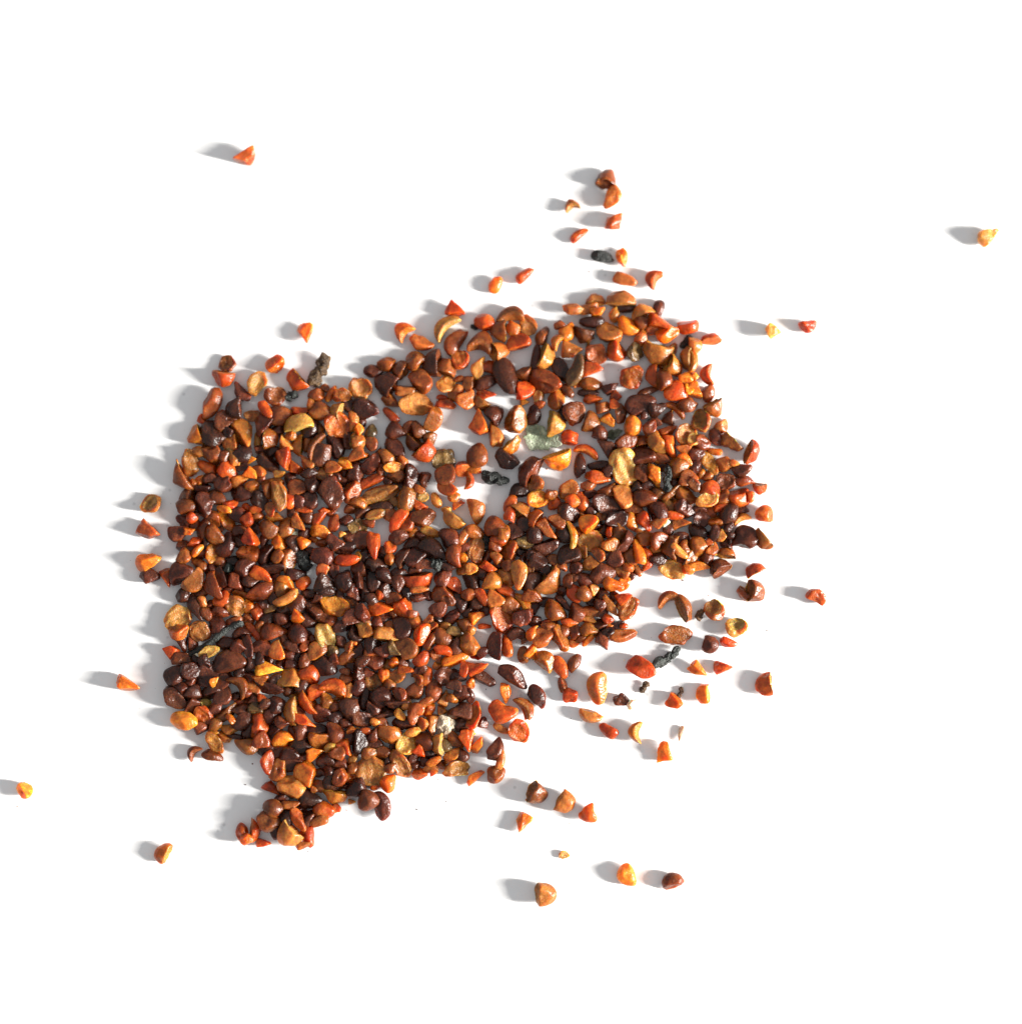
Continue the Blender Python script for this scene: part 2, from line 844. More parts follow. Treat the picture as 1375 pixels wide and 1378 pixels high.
411 1137 24 11 10 Wo
500 1037 39 36 0 Ct+
523 1053 24 20 60 Oo
514 1084 37 22 -75 Om
496 1077 28 26 0 Om
506 1058 15 11 0 Or
539 1027 39 20 -60 Ct
548 1001 33 26 60 Cy+
515 1012 24 17 0 Ob
565 1012 17 13 -40 Wr
559 1029 15 11 0 Om
565 1041 20 15 0 Ob
589 1002 28 15 0 Kt
611 1014 33 15 45 Wo+
584 1025 20 10 30 Ro+
584 1040 11 9 0 Wr
580 1034 20 11 0 Ob
613 1034 35 20 0 Cb
600 1003 17 17 0 On
578 1012 20 15 0 Od
629 996 31 20 -80 Wr+
643 1002 22 15 70 Wo
668 1009 31 20 60 Om
674 1022 26 11 80 Rt
667 1041 26 22 30 Ob
640 1046 26 13 25 Wo
989 844 28 24 20 Cy=
954 867 24 22 120 Om=
980 865 22 12 -15 Rr=
940 901 26 15 -30 Wo=
972 898 25 17 0 Wr=
1027 921 30 21 5 Dr=
945 934 26 16 0 Do=
1098 803 26 19 -40 Or=
329 211 30 24 190 Wr=
816 239 27 24 -100 Db=
824 267 34 20 -115 Ot=
827 299 28 20 60 Wr=
768 278 20 17 -60 Kt=
779 316 28 12 35 Rr=
811 346 31 15 -8 Ok=
837 347 26 15 -80 Oo=
841 376 32 18 -10 Ob=
878 375 26 19 -30 Kr=
706 370 28 13 40 Rr=
667 384 24 16 50 Oo=
1327 317 30 20 45 Oy=
1040 446 22 20 0 Wy=
1086 440 24 16 10 Or=
35 1064 22 18 -60 Oo=
219 1146 28 17 -30 Do=
724 1069 29 23 150 Dc=
761 1081 29 22 150 Dc=
790 1095 24 22 -80 Oo=
704 1107 26 18 -110 Wo=
759 1150 14 10 0 Cy=
735 1203 29 24 180 Dc=
843 1179 30 22 -60 Oo=
905 1185 28 20 10 Ob=
895 1013 28 20 80 Oo=
524 989 32 25 -179 Oc
326 665 32 21 -20 Od
557 932 32 20 -144 Ob
293 842 32 21 124 Om
488 968 32 19 -9 Od
746 824 32 23 -40 Oc
632 866 32 22 106 Ob
764 746 32 25 -166 Od
542 845 32 23 -63 Od
377 560 32 25 -171 Om
434 554 32 24 -11 Oc
635 782 32 20 136 Od
485 998 32 20 85 Od
329 971 32 20 -135 Od
473 662 32 22 -126 Ob
620 956 32 25 168 Om
923 668 32 21 -30 Ob
353 872 32 22 -178 Om
764 692 32 23 -34 Om
332 1004 32 20 169 Ob
605 725 32 24 134 Om
335 746 32 22 175 Ob
416 1076 32 23 -27 Od
731 857 32 25 21 Oc
683 743 32 23 -104 Ob
572 998 30 22 -25 Ob
275 680 32 25 -103 Od
299 776 30 19 110 Od
536 782 31 21 -81 Om
482 1061 30 23 -127 Od
476 851 30 20 111 Od
425 875 32 20 -144 Ob
431 998 32 23 173 Ob
716 785 30 23 15 Od
830 752 30 22 61 Om
401 983 32 24 84 Om
887 689 32 23 -56 Om
479 638 32 19 81 Om
350 674 30 20 -54 Od
500 866 30 23 -131 Od
596 860 32 22 122 Ob
302 566 32 24 -134 Om
935 611 30 19 17 Om
584 929 32 21 79 Ob
596 776 32 20 65 Om
353 572 32 22 55 Om
284 932 32 19 -153 Om
329 764 30 22 -128 Od
620 809 30 19 -69 Od
368 764 30 21 -4 Od
665 806 30 23 106 Oc
503 782 31 19 96 Od
911 629 30 23 34 Oc
548 872 31 24 128 Om
377 1037 30 19 -118 Ob
479 614 30 21 -143 Oc
980 692 32 22 62 Om
452 986 31 21 109 Om
557 959 30 19 -120 Ob
719 719 32 21 81 Od
386 710 31 21 -124 Oc
329 611 30 22 53 Od
611 749 30 21 -79 Ob
290 722 31 19 -49 Oc
548 671 32 22 -104 Oc
488 827 27 17 -64 Om
824 734 26 19 -32 Ob
302 917 27 17 -123 Om
686 815 28 22 167 Oc
950 752 26 17 -86 Ob
440 833 27 19 174 Ob
488 689 26 17 -141 Om
401 815 27 21 67 Om
488 728 27 21 175 Om
557 749 29 23 43 Od
833 719 28 21 -110 Oc
938 716 27 19 -34 Od
482 764 26 19 100 Od
323 647 26 17 18 Ob
422 650 29 21 93 Om
626 842 26 18 152 Ob
380 794 28 20 -72 Ob
482 923 28 20 73 Od
818 659 28 20 41 Ob
560 839 26 17 -54 Oc
371 1010 27 17 13 Om
866 725 28 20 -161 Ob
383 821 26 19 -15 Od
854 686 26 16 -3 Ob
386 1100 27 18 64 Od
863 638 27 21 -74 Ob
473 830 27 20 -165 Om
776 827 28 20 -100 Om
305 866 27 17 176 Om
257 953 29 19 -129 Om
683 776 27 21 126 Oc
650 773 26 17 135 Od
716 803 27 20 -31 Ob
920 686 28 22 -37 Om
518 776 26 18 -54 Od
416 1100 26 21 29 Om
503 1001 26 16 177 Od
614 872 26 18 -129 Om
326 851 26 19 3 Om
335 896 26 18 9 Od
245 887 26 18 -14 Ob
638 716 27 18 -29 Oc
788 782 28 19 -12 Om
320 692 26 19 159 Om
449 767 26 16 110 Om
533 911 26 16 -162 Ob
521 617 26 20 104 Oc
398 773 28 19 -3 Om
311 596 24 18 96 Oc
335 986 24 16 -141 Od
467 593 24 16 97 Om
440 944 24 16 -92 Ob
272 980 22 15 6 Om
248 749 22 18 75 Oc
530 806 22 18 15 Ob
533 641 24 17 177 Oc
323 956 22 16 -175 Od
416 836 25 20 -22 Od
611 995 24 16 128 Oc
884 752 24 17 177 Om
344 710 22 14 121 Od
491 848 24 18 129 Ob
278 731 22 14 86 Od
848 749 24 18 95 Oc
284 644 22 16 -176 Om
341 926 22 14 -43 Ob
836 770 22 16 160 Ob
974 671 24 18 55 Oc
413 623 24 15 129 Oc
500 806 22 15 -44 Om
455 1016 22 17 29 Om
935 629 24 16 -117 Om
467 914 24 18 -99 Om
587 884 22 13 -69 Ob
341 941 22 17 -21 Od
497 1013 22 17 24 Ob
692 716 24 19 155 Om
482 677 22 16 -9 Oc
407 926 24 18 -81 Om
548 707 22 18 49 Ob
338 782 24 17 8 Od
452 965 24 18 -173 Od
542 623 22 16 98 Oc
854 656 24 17 -132 Od
368 983 24 18 -125 Od
977 731 22 14 -75 Om
488 890 22 15 51 Om
413 695 24 18 -79 Om
470 722 22 17 162 Om
749 701 24 18 151 Om
623 974 24 18 38 Od
449 731 24 18 139 Om
491 746 24 15 61 Od
290 974 22 17 31 Ob
623 737 24 15 5 Od
500 596 24 16 124 Ob
515 875 24 18 -173 Om
350 635 22 14 112 Oc
623 1019 22 16 -98 Od
548 800 22 15 119 Od
290 953 24 17 -158 Om
557 1019 22 14 32 Om
404 677 24 18 -87 Om
476 797 24 16 -43 Om
284 815 22 14 -158 Om
380 1076 22 17 45 Om
389 881 22 16 146 Om
341 656 22 17 26 Ob
377 578 24 15 30 Om
590 821 25 19 -164 Om
248 800 24 18 59 Od
395 731 24 19 -57 Om
956 689 22 14 101 Om
563 902 24 16 -144 Om
368 806 22 15 -60 Om
437 638 24 18 -150 Oc
362 833 22 16 24 Od
632 800 22 16 6 Ob
809 842 22 16 23 Om
554 731 24 16 -165 Od
542 890 24 16 -68 Om
557 767 24 17 -134 Om
272 797 24 14 26 Ob
365 965 25 19 -11 Om
458 1046 24 18 82 Ob
524 692 22 17 148 Oc
500 953 22 17 127 Od
326 629 21 14 -164 Od
572 1025 20 14 -35 Od
575 800 20 12 125 Om
929 752 21 13 -122 Oc
353 605 21 13 -2 Om
758 794 21 16 20 Om
812 824 20 13 71 Om
431 1058 21 14 -29 Ob
812 716 21 14 64 Od
632 824 20 13 41 Od
356 728 20 12 -97 Om
911 752 20 13 -33 Om
506 839 21 15 106 Om
503 989 21 15 51 Om
899 713 21 14 -109 Om
764 782 21 13 -99 Ob
323 800 20 13 164 Ob
260 866 21 13 100 Om
242 926 21 17 144 Om
434 767 20 16 -139 Ob
806 746 21 13 123 Oc
365 686 20 15 -89 Oc
785 743 20 16 -80 Ob
395 689 20 16 122 Om
611 923 20 14 -14 Od
302 992 20 12 -28 Ob
653 821 21 15 152 Om
794 686 21 16 -52 Od
470 992 20 15 65 Om
512 632 20 13 -96 Ob
887 665 21 15 -38 Oc
284 767 20 15 -77 Om
350 887 21 13 100 Od
272 746 20 15 -123 Om
413 599 20 13 -99 Ob
527 1034 20 12 27 Ob
959 740 20 14 -118 Oc
374 749 21 15 58 Oc
368 608 20 14 37 Od
554 689 20 15 -134 Od
818 635 21 16 76 Om
515 746 21 15 -100 Od
248 701 21 16 126 Om
410 719 21 16 17 Om
830 842 21 13 -159 Od
791 653 20 14 7 Ob
920 737 20 15 -88 Oc
920 605 20 13 -172 Ob
530 674 21 13 137 Ob
353 1010 20 15 -83 Od
761 848 20 14 104 Ob
269 608 21 14 -12 Oc
908 650 20 15 -20 Om
275 890 20 15 -72 Od
410 890 21 14 -104 Ob
470 872 20 12 -117 Ob
323 731 21 13 -23 Om
515 974 20 13 -30 Om
296 755 21 14 -23 Ob
350 914 21 14 172 Ob
521 1025 20 14 79 Od
656 752 21 13 -115 Om
392 584 17 13 82 Ob
953 641 18 13 -144 Oc
350 842 17 13 -110 Ob
665 737 18 14 143 Ob
302 614 18 14 65 Ob
452 950 18 12 17 Om
410 869 18 12 42 Ob
713 770 18 11 -84 Oc
323 905 17 13 31 Od
317 938 18 11 -162 Om
980 710 17 11 43 Om
371 779 17 11 -170 Om
599 842 18 11 -163 Oc
263 707 17 12 53 Ob
248 734 18 14 -19 Om
581 845 18 12 36 Ob
881 740 18 12 0 Oc
734 767 17 13 152 Od
416 740 17 11 137 Od
890 629 18 11 -166 Od
524 752 17 12 96 Oc
308 581 17 14 117 Od
398 938 17 12 173 Ob
719 818 18 14 -86 Od
521 896 18 13 -132 Oc
782 860 17 10 -162 Ob
779 716 17 14 138 Oc
569 974 18 14 110 Oc
356 812 17 12 -77 Od
431 578 17 12 -88 Oc
362 887 18 12 107 Od
704 752 17 10 67 Od
578 836 18 13 -125 Ob
374 1022 17 13 -10 Od
782 692 17 12 101 Oc
371 914 18 12 -138 Od
452 641 18 12 -34 Od
446 689 17 12 10 Om
428 806 17 11 -133 Om
539 962 18 11 -39 Oc
809 695 17 12 11 Oc
407 1019 17 11 12 Om
443 1037 17 13 126 Od
461 635 17 11 149 Om
257 917 18 14 74 Om
488 569 17 10 -106 Om
476 1034 18 13 29 Ob
563 659 17 11 -31 Ob
827 803 17 14 -27 Om
719 836 18 13 9 Om
530 1004 17 11 69 Od
404 956 18 13 -28 Om
539 653 17 12 -68 Od
593 1028 17 11 -55 Oc
404 1088 18 13 -16 Om
494 905 17 11 -11 Om
419 542 17 11 88 Oc
260 653 17 12 103 Oc
449 887 17 12 111 Om
524 842 17 12 172 Ob
530 827 17 11 -70 Oc
383 860 17 13 120 Om
392 839 17 10 31 Om
905 671 17 11 163 Ob
356 947 18 14 21 Om
434 731 18 11 -162 Ob
806 815 17 14 150 Om
473 896 17 12 156 Od
608 941 17 12 -42 Oc
458 800 17 12 -73 Od
263 890 17 10 -106 Od
308 794 17 12 30 Om
335 794 17 11 153 Od
497 704 18 13 -178 Ob
671 761 17 12 161 Om
563 914 17 13 126 Ob
422 860 18 12 15 Ob
566 722 18 13 127 Om
818 851 17 12 -149 Od
380 893 17 13 -40 Om
596 1016 18 12 68 Om
998 686 18 12 -8 Om
670 446 28 21 0 Dc
814 602 28 21 148 Wm
769 470 28 23 6 Wb
559 485 28 23 32 Ob
961 551 28 20 114 Db
628 539 28 22 41 Ob
601 494 28 21 -112 Dc
784 452 28 20 77 Db
667 557 28 22 -139 Dm
748 539 28 22 -77 Ob
796 569 28 21 168 Dc
925 440 28 19 -172 Or
526 539 28 18 -36 Wc
673 473 28 23 -165 Db
835 557 27 17 -82 Ob
925 545 28 20 -177 Ob
652 434 28 21 166 Or
718 560 28 19 64 Om
907 494 28 22 158 Dc
703 686 28 21 -130 Dt
808 584 23 19 -31 Om
706 506 23 18 112 Dm
970 575 24 16 -141 Oc
898 563 23 15 2 Db
646 545 23 17 54 Dc
520 491 25 19 -176 Oc
862 434 23 19 160 Om
658 494 23 17 -39 Or
865 593 23 15 -87 Db
952 530 23 18 -91 Ob
934 464 23 19 126 Ot
631 518 24 16 -94 Wb
862 455 25 16 81 Ot
820 521 23 16 38 Wm
691 443 23 17 -85 Oc
721 653 26 20 -100 Oc
502 500 25 17 0 Om
886 416 25 15 -94 Om
724 533 23 15 -110 Ob
"""

COLOURS = {
 'd': ((0.026, 0.0068, 0.0034), (0.080, 0.020, 0.009), 0.30),
 'm': ((0.052, 0.0105, 0.0046), (0.15, 0.034, 0.011), 0.35),
 'b': ((0.135, 0.0255, 0.0040), (0.27, 0.068, 0.012), 0.60),
 'c': ((0.240, 0.0580, 0.0065), (0.36, 0.115, 0.018), 0.70),
 'r': ((0.36, 0.041, 0.0030), (0.48, 0.095, 0.009), 0.75),
 'o': ((0.54, 0.108, 0.0048), (0.62, 0.190, 0.018), 0.75),
 't': ((0.35, 0.100, 0.015), (0.48, 0.175, 0.036), 0.75),
 'y': ((0.50, 0.185, 0.028), (0.60, 0.285, 0.065), 0.75),
 'p': ((0.70, 0.58, 0.40), (0.78, 0.67, 0.50), 0.30),
 'n': ((0.060, 0.027, 0.008), (0.19, 0.095, 0.026), 0.30),
 'k': ((0.007, 0.009, 0.0075), (0.03, 0.035, 0.03), 0.0),
 'g': ((0.20, 0.225, 0.145), (0.38, 0.395, 0.29), 0.0),
}

def ico(sub):
    bm = bmesh.new(); bmesh.ops.create_icosphere(bm, subdivisions=sub, radius=1.0)
    v = np.array([p.co[:] for p in bm.verts]); v /= np.linalg.norm(v, axis=1)[:, None]
    f = np.array([[q.index for q in p.verts] for p in bm.faces], dtype=np.int32)
    bm.free(); return v, f
ICO = {s: ico(s) for s in (2, 3, 4, 5)}

def waves(rng, n, freq, count=7):
    """smooth random field over the directions n, about -1..1"""
    s = np.zeros(len(n))
    for _ in range(count):
        k = rng.normal(size=3) * freq
        s += np.sin(n @ k + rng.uniform(0, 6.28))
    return s / math.sqrt(count)

def facets(rng, n, count, lo, hi, soft=14.0, extra=()):
    """radius of a rounded polyhedron in direction n"""
    acc = np.zeros(len(n))
    dirs = [rng.normal(size=3) for _ in range(count)]
    pl = [(d / np.linalg.norm(d), rng.uniform(lo, hi)) for d in dirs] + [(np.array(p) / np.linalg.norm(p), d) for p, d in extra]
    for p, d in pl:
        c = np.maximum(n @ p, 1e-3) / d
        acc += c ** soft
    return 1.0 / np.maximum(acc, 1.0 ** soft * 0 + 1e-9) ** (1.0 / soft)

def dents(rng, n, count, depth):
    """thumb-print hollows: what to take off the radius in direction n"""
    s = np.zeros(len(n))
    for _ in range(count):
        p = rng.normal(size=3); p /= np.linalg.norm(p)
        c = rng.uniform(0.35, 0.7)
        q = np.clip((n @ p - c) / (1 - c), 0, 1)
        s += rng.uniform(0.4, 1) * depth * q * q * (3 - 2 * q)
    return s

def fit(v, L, W, H):
    lo, hi = v.min(0), v.max(0)
    v = (v - (lo + hi) / 2) / np.maximum(hi - lo, 1e-6)
    return v * np.array([L, W, H])

def rot(v, ax, ay):
    ca, sa, cb, sb = math.cos(ax), math.sin(ax), math.cos(ay), math.sin(ay)
    v = v @ np.array([[1, 0, 0], [0, ca, -sa], [0, sa, ca]]).T
    return v @ np.array([[cb, 0, sb], [0, 1, 0], [-sb, 0, cb]]).T

def shape(kind, L, W, rng):
    """vertices (pixel units, x along the length, z up), faces, weight of the inner colour per vertex"""
    sub = 4 if max(L, W) >= 13 else 3
    n, f = ICO[sub]
    inner = np.zeros(len(n))
    x, y, z = n[:, 0], n[:, 1], n[:, 2]
    lump = 1 + 0.035 * waves(rng, n, 2.6) + 0.012 * waves(rng, n, 7)
    if kind == 'O':                                   # whole seed: pressed egg, wedge-shaped segment or bent bean, narrower at +x
        u = rng.random()
        ex = []
        if u < 0.5:                                   # two flat sides meeting in a ridge
            ph = rng.uniform(0, 6.28); sp = rng.uniform(1.5, 2.2)
            ex = [((rng.uniform(-.25, .25), math.cos(q), math.sin(q)), rng.uniform(0.28, 0.5)) for q in (ph, ph + sp)]
        r = np.minimum(facets(rng, n, rng.integers(4, 8), 0.66, 0.96, 34.0, ex), 1.02) * lump - dents(rng, n, 2, 0.22)
        tip = rng.uniform(0.05, 0.45)
        t = 1 - tip * np.clip((x + 0.4) / 1.4, 0, 1) ** 1.3
        v = np.stack([x * r, y * r * t, z * r * (0.35 + 0.65 * t)], 1)
        if u > 0.8: v[:, 1] += rng.choice([-1, 1]) * 0.35 * v[:, 0] ** 2
        v = fit(v, L, W, min(W * rng.uniform(0.72, 0.95), 24))
        v = rot(v, rng.uniform(-.25, .25), rng.uniform(-.25, .25))
        inner = 0.6 * (waves(rng, n, 1.1, 3) > 0.75)
    elif kind == 'D':                                 # segment of a ball: round back, flat or slightly hollow cut at +y
        r = np.minimum(facets(rng, n, 7, 0.72, 1.0, 24.0), 1.0) * (lump + 0.03 * waves(rng, n, 5)) - dents(rng, n, 1, 0.12)
        yy = np.where(y < 0, y, y * 0.10) + 0.05 * waves(rng, n, 3, 3)
        dent = np.clip(y, 0, 1) ** 1.5 * rng.uniform(0.12, 0.3)
        v = np.stack([x * r, (yy - dent) * r, z * r * (1 - 0.25 * np.clip(y, 0, 1))], 1)
        inner = np.clip((y - 0.12) * 6, 0, 1)
        v = fit(v, L, W, min(max(W * rng.uniform(0.8, 1.05), L * 0.6), 24))
        v = rot(v, rng.uniform(0.0, 0.5), rng.uniform(-.15, .15))
    elif kind == 'K':                                 # crescent, opening at +y
        sq = (np.abs(x) ** 2.8 + np.abs(y) ** 2.8 + np.abs(z) ** 2.8) ** (-1 / 2.8)
        r = np.minimum(facets(rng, n, 5, 0.78, 1.0), 1.0) * lump * sq
        yy = y * r * 0.46 + rng.uniform(0.40, 0.60) * (x * r) ** 2 - 0.10 * np.clip(y, 0, 1)
        v = np.stack([x * r, yy, z * r * 0.9], 1)
        v[:, 1:] *= 1 + rng.uniform(-.25, .25) * v[:, :1]
        inner = np.clip((y - 0.15) * 5, 0, 1)
        v = fit(v, L, W, min(W * rng.uniform(0.7, 0.95), 22))
        v = rot(v, rng.uniform(0.0, 0.45), rng.uniform(-.15, .15))
    elif kind in 'CF':                                # cup: hollow on top inside a rim
        r = (0.94 + 0.09 * waves(rng, n, 2.4, 4) + 0.03 * waves(rng, n, 7, 4)) * np.minimum(facets(rng, n, 6, 0.72, 1.0, 30.0), 1.0) * lump
        ox, oy = rng.uniform(-.22, .22, 2)
        rho = np.sqrt((x - ox) ** 2 + (y - oy) ** 2)
        deep = rng.uniform(0.20, 0.55) if kind == 'C' else 0.25
        bowl = np.clip((0.92 - rho) / 0.92, 0, 1) ** 0.8
        zz = np.where(z > 0, 0.42 * z ** 0.6 - deep * bowl, z * 0.8)
        zz += 0.20 * waves(rng, n * np.array([1, 1, 0]), 2.0, 3) + 0.06 * waves(rng, n, 6, 4) + 0.30 * rng.uniform(-1, 1) * x
        v = np.stack([x * r, y * r, zz], 1)
        inner = np.clip((0.80 - rho) * 7, 0, 1) * (z > 0)
        H = (W * rng.uniform(0.5, 0.75)) if kind == 'C' else W * 0.3
        v = fit(v, L, W, min(H, 18))
        v = rot(v, rng.uniform(-.3, .3), rng.uniform(-.05, .4))
    elif kind == 'W':                                 # broken chip with flat faces, narrowing to +x
        r = facets(rng, n, 6, 0.5, 0.85, 26.0, extra=[((0, 0, 1), .6), ((0, 0, -1), .6), ((1, 1.1, 0.2), .62), ((1, -1.1, -.1), .62), ((-1, 0, .2), .7)])
        r = np.minimum(r, 1.5) * (1 + 0.02 * waves(rng, n, 6)) - dents(rng, n, 2, 0.16)
        v = n * r[:, None]
        v = fit(v, L, W, min(W * rng.uniform(0.6, 0.9), 20))
        v = rot(v, rng.uniform(-.3, .3), rng.uniform(-.25, .25))
        inner = (waves(rng, n, 1.3, 3) > 0.3) * 0.7
    elif kind == 'R':                                 # splinter or rod, slightly bent
        p = 2.6
        s = (np.abs(x) ** p + np.abs(y) ** p + np.abs(z) ** p) ** (-1 / p)
        r = np.minimum(facets(rng, n, 5, 0.8, 1.0), 1.05) * s * lump
        v = n * r[:, None]
        v[:, 1] += 0.35 * rng.uniform(-1, 1) * v[:, 0] ** 2
        v[:, 1:] *= (1 - 0.3 * rng.uniform(-1, 1) * v[:, :1])
        v = fit(v, L, W, min(W * rng.uniform(0.8, 1.1), 16))
        v = rot(v, rng.uniform(-.3, .3), rng.uniform(-.12, .12))
    elif kind in 'BM':                                # crumbly clump of several grains
        vs_, fs_, off = [], [], 0
        k = max(3, int(round(L / W * 2.2))) if kind == 'B' else 6
        for i in range(k):
            nn, ff = ICO[3]
            rr = 1 + 0.20 * waves(rng, nn, 3.0) + 0.10 * waves(rng, nn, 8)
            c = np.array([(-0.5 + (i + .5) / k) * L * 0.86, rng.uniform(-.22, .22) * W, rng.uniform(-.12, .12) * W])
            if kind == 'M':
                a = i * 2.4; c = np.array([math.cos(a) * L * .26, math.sin(a) * W * .28, rng.uniform(0, .2) * W])
            s_ = rng.uniform(0.24, 0.40) * min(W, L) * (1.35 if kind == 'B' else 1.0)
            vs_.append(nn * rr[:, None] * s_ * np.array([1.15, 1, .8]) + c); fs_.append(ff + off); off += len(nn)
        v = fit(np.concatenate(vs_), L, W, min(max(W, L * .4) * 0.75, 16)); f = np.concatenate(fs_)
        inner = (rng.random(len(v)) > 0.86) * 1.0
    elif kind == 'L':                                 # scrap of leaf: thin, ragged outline, curled
        n, f = ICO[5]; x, y, z = n[:, 0], n[:, 1], n[:, 2]
        an = np.arctan2(y, x)
        out = 1 + 0.14 * np.sin(an * 3 + 1) + 0.09 * np.sin(an * 7 + 2) + 0.05 * np.sin(an * 13)
        v = np.stack([x * out, y * out, z * 0.05], 1)
        v[:, 2] += 0.16 * np.abs(v[:, 0] + .2) + 0.10 * np.abs(v[:, 1] - .15 + .3 * v[:, 0]) + 0.012 * waves(rng, v * np.array([1, 1, 0]), 6)
        v = fit(v, L, W, W * 0.26)
        inner = np.clip(waves(rng, n * np.array([1, 1, .01]), 4.0), 0, 1)
        v = rot(v, 0.15, -0.1)
    elif kind in 'ST':                                # dry stalk / twig
        t = np.linspace(-.5, .5, 25); ring = 10
        rad = W * .5 * (0.8 + 0.15 * np.sin(t * 17) + 0.12 * np.sin(t * 41))
        if kind == 'S': rad = W * .42 * (1 + 1.9 * np.exp(-((t - .46) / .05) ** 2))
        pts, fs = [], []
        for i, q in enumerate(t):
            for j in range(ring):
                a = j / ring * 2 * math.pi
                rr = rad[i] * (0.25 if i in (0, 24) else 1) * (1 + .15 * math.sin(3 * a + i))
                pts.append((q * L, math.cos(a) * rr + W * .35 * math.sin(q * 5), math.sin(a) * rr * .9 + (q + .5) * (9 if kind == 'T' else 5)))
        for i in range(24):
            for j in range(ring):
                a, b_ = i * ring + j, i * ring + (j + 1) % ring
                fs += [(a, b_, b_ + ring), (a, b_ + ring, a + ring)]
        fs += [(0, j + 1, j) for j in range(1, ring - 1)] + [(24 * ring, 24 * ring + j, 24 * ring + j + 1) for j in range(1, ring - 1)]
        v = np.array(pts); f = np.array(fs, dtype=np.int32); inner = (rng.random(len(v)) > .8) * .6
    return v, f, inner

def tints(c, v, inner, rng, kind):
    a, b_, tr = COLOURS[c]
    a, b_ = np.array(a), np.array(b_)
    j = 0.88 * math.exp(rng.normal(0, 0.22)); hue = 0.99 * math.exp(float(np.clip(rng.normal(0, 0.11), -.18, .16)))
    a = a * j * np.array([1, hue, hue]); b_ = b_ * j * np.array([1, hue, hue])
    u = v / np.maximum(np.abs(v).max(), 1e-6)
    w = 0.5 + 0.5 * np.clip(waves(rng, u, 2.4, 4), -1, 1)            # streaks and patches of the coat
    amt = rng.uniform(0.15, 0.85)
    mix = np.clip(inner + (1 - inner) * w * amt, 0, 1)[:, None]
    rgb = np.clip(a * (1 - mix) + b_ * mix, 0, 0.85)
    out = np.ones((len(v), 4)); out[:, :3] = rgb; out[:, 3] = tr
    return out

def mesh_of(name, v, f, tint, mat):
    me = bpy.data.meshes.new(name)
    me.vertices.add(len(v)); me.vertices.foreach_set('co', v.astype(np.float32).ravel())
    me.loops.add(len(f) * 3); me.loops.foreach_set('vertex_index', f.astype(np.int32).ravel())
    me.polygons.add(len(f)); me.polygons.foreach_set('loop_start', np.arange(0, len(f) * 3, 3, dtype=np.int32))
    me.polygons.foreach_set('use_smooth', np.ones(len(f), dtype=bool))
    me.update(calc_edges=True)
    at = me.attributes.new('tint', 'FLOAT_COLOR', 'POINT')
    at.data.foreach_set('color', tint.astype(np.float32).ravel())
    me.materials.append(mat)
    return me

def subset(v, f, t, keep):
    ff = f[keep]
    used = np.unique(ff)
    idx = -np.ones(len(v), dtype=np.int32); idx[used] = np.arange(len(used))
    return v[used], idx[ff], t[used]

# ------------------------------------------------------------------ read the catalogue and let the pieces settle on one another
ITEMS = []
for i, line in enumerate(CATALOGUE.strip().splitlines()):
    p = line.split()
    X, Y, LL, WW, A = map(int, p[:5])
    LL, WW = LL * 1.08, WW * 1.12
    k, c, top = p[5][0], p[5][1], '+' in p[5]
    rng = np.random.default_rng(1000 + X * 7 + Y * 1013)
    keep = '=' in p[5]
    if c == 'b' and not keep and rng.random() < 0.42: c = 'c'
    if c == 'm' and rng.random() < 0.12: c = 'b'
    if c == 'o' and not keep and rng.random() < 0.15: c = 'c'
    if k == 'O' and c in 'rotc' and not keep and rng.random() < 0.10: k = 'W'
    if k == 'K' and not keep and rng.random() < 0.35: k = 'D'
    if c == 'd' and rng.random() < 0.2: c = 'm'
    v, f, inner = shape(k, LL, WW, rng)
    v[:, 2] -= v[:, 2].min()
    ang = R(A - 90) if k in 'DK' else R(A)
    tint = tints(c, v, inner, rng, k)
    ITEMS.append(dict(i=i, x=X, y=Y, L=LL, W=WW, ang=ang, k=k, c=c, top=top, v=v, f=f, inner=inner, tint=tint, H=float(v[:, 2].max())))

HM = np.zeros((1378, 1375), dtype=np.float32)
def settle(it):
    ca, sa = math.cos(it['ang']), math.sin(it['ang'])
    a, b_ = it['L'] / 2 * 0.80, it['W'] / 2 * 0.80
    if it['k'] in 'K': b_ *= 0.7
    r = int(max(a, b_)) + 2
    y0, y1, x0, x1 = max(it['y'] - r, 0), min(it['y'] + r + 1, 1378), max(it['x'] - r, 0), min(it['x'] + r + 1, 1375)
    yy, xx = np.mgrid[y0:y1, x0:x1]
    dx, dy = xx - it['x'], -(yy - it['y'])
    q = ((dx * ca + dy * sa) / a) ** 2 + ((-dx * sa + dy * ca) / b_) ** 2
    s = np.sqrt(np.clip(1 - q, 0, 1)); ins = q < 1
    H = it['H']
    sub = HM[y0:y1, x0:x1]
    need = (sub - H / 2 * (1 - s) * 1.0)[ins]
    z = max(0.0, float(np.percentile(need, 93))) if need.size else 0.0
    z = min(z * 0.86, 15.0 if it['top'] else 8.0)
    it['z'] = z
    sub[ins] = np.maximum(sub[ins], (z + H / 2 * (1 + s))[ins])

LOW = 'dmnk'
ITEMS.sort(key=lambda t: (t['top'], t['k'] in 'ST', t['c'] not in LOW, -t['L'] * t['W']))
for it in ITEMS: settle(it)

# ------------------------------------------------------------------ build every piece
def tag(o, label, cat, group=None):
    o['label'] = label; o['category'] = cat
    if group: o['group'] = group

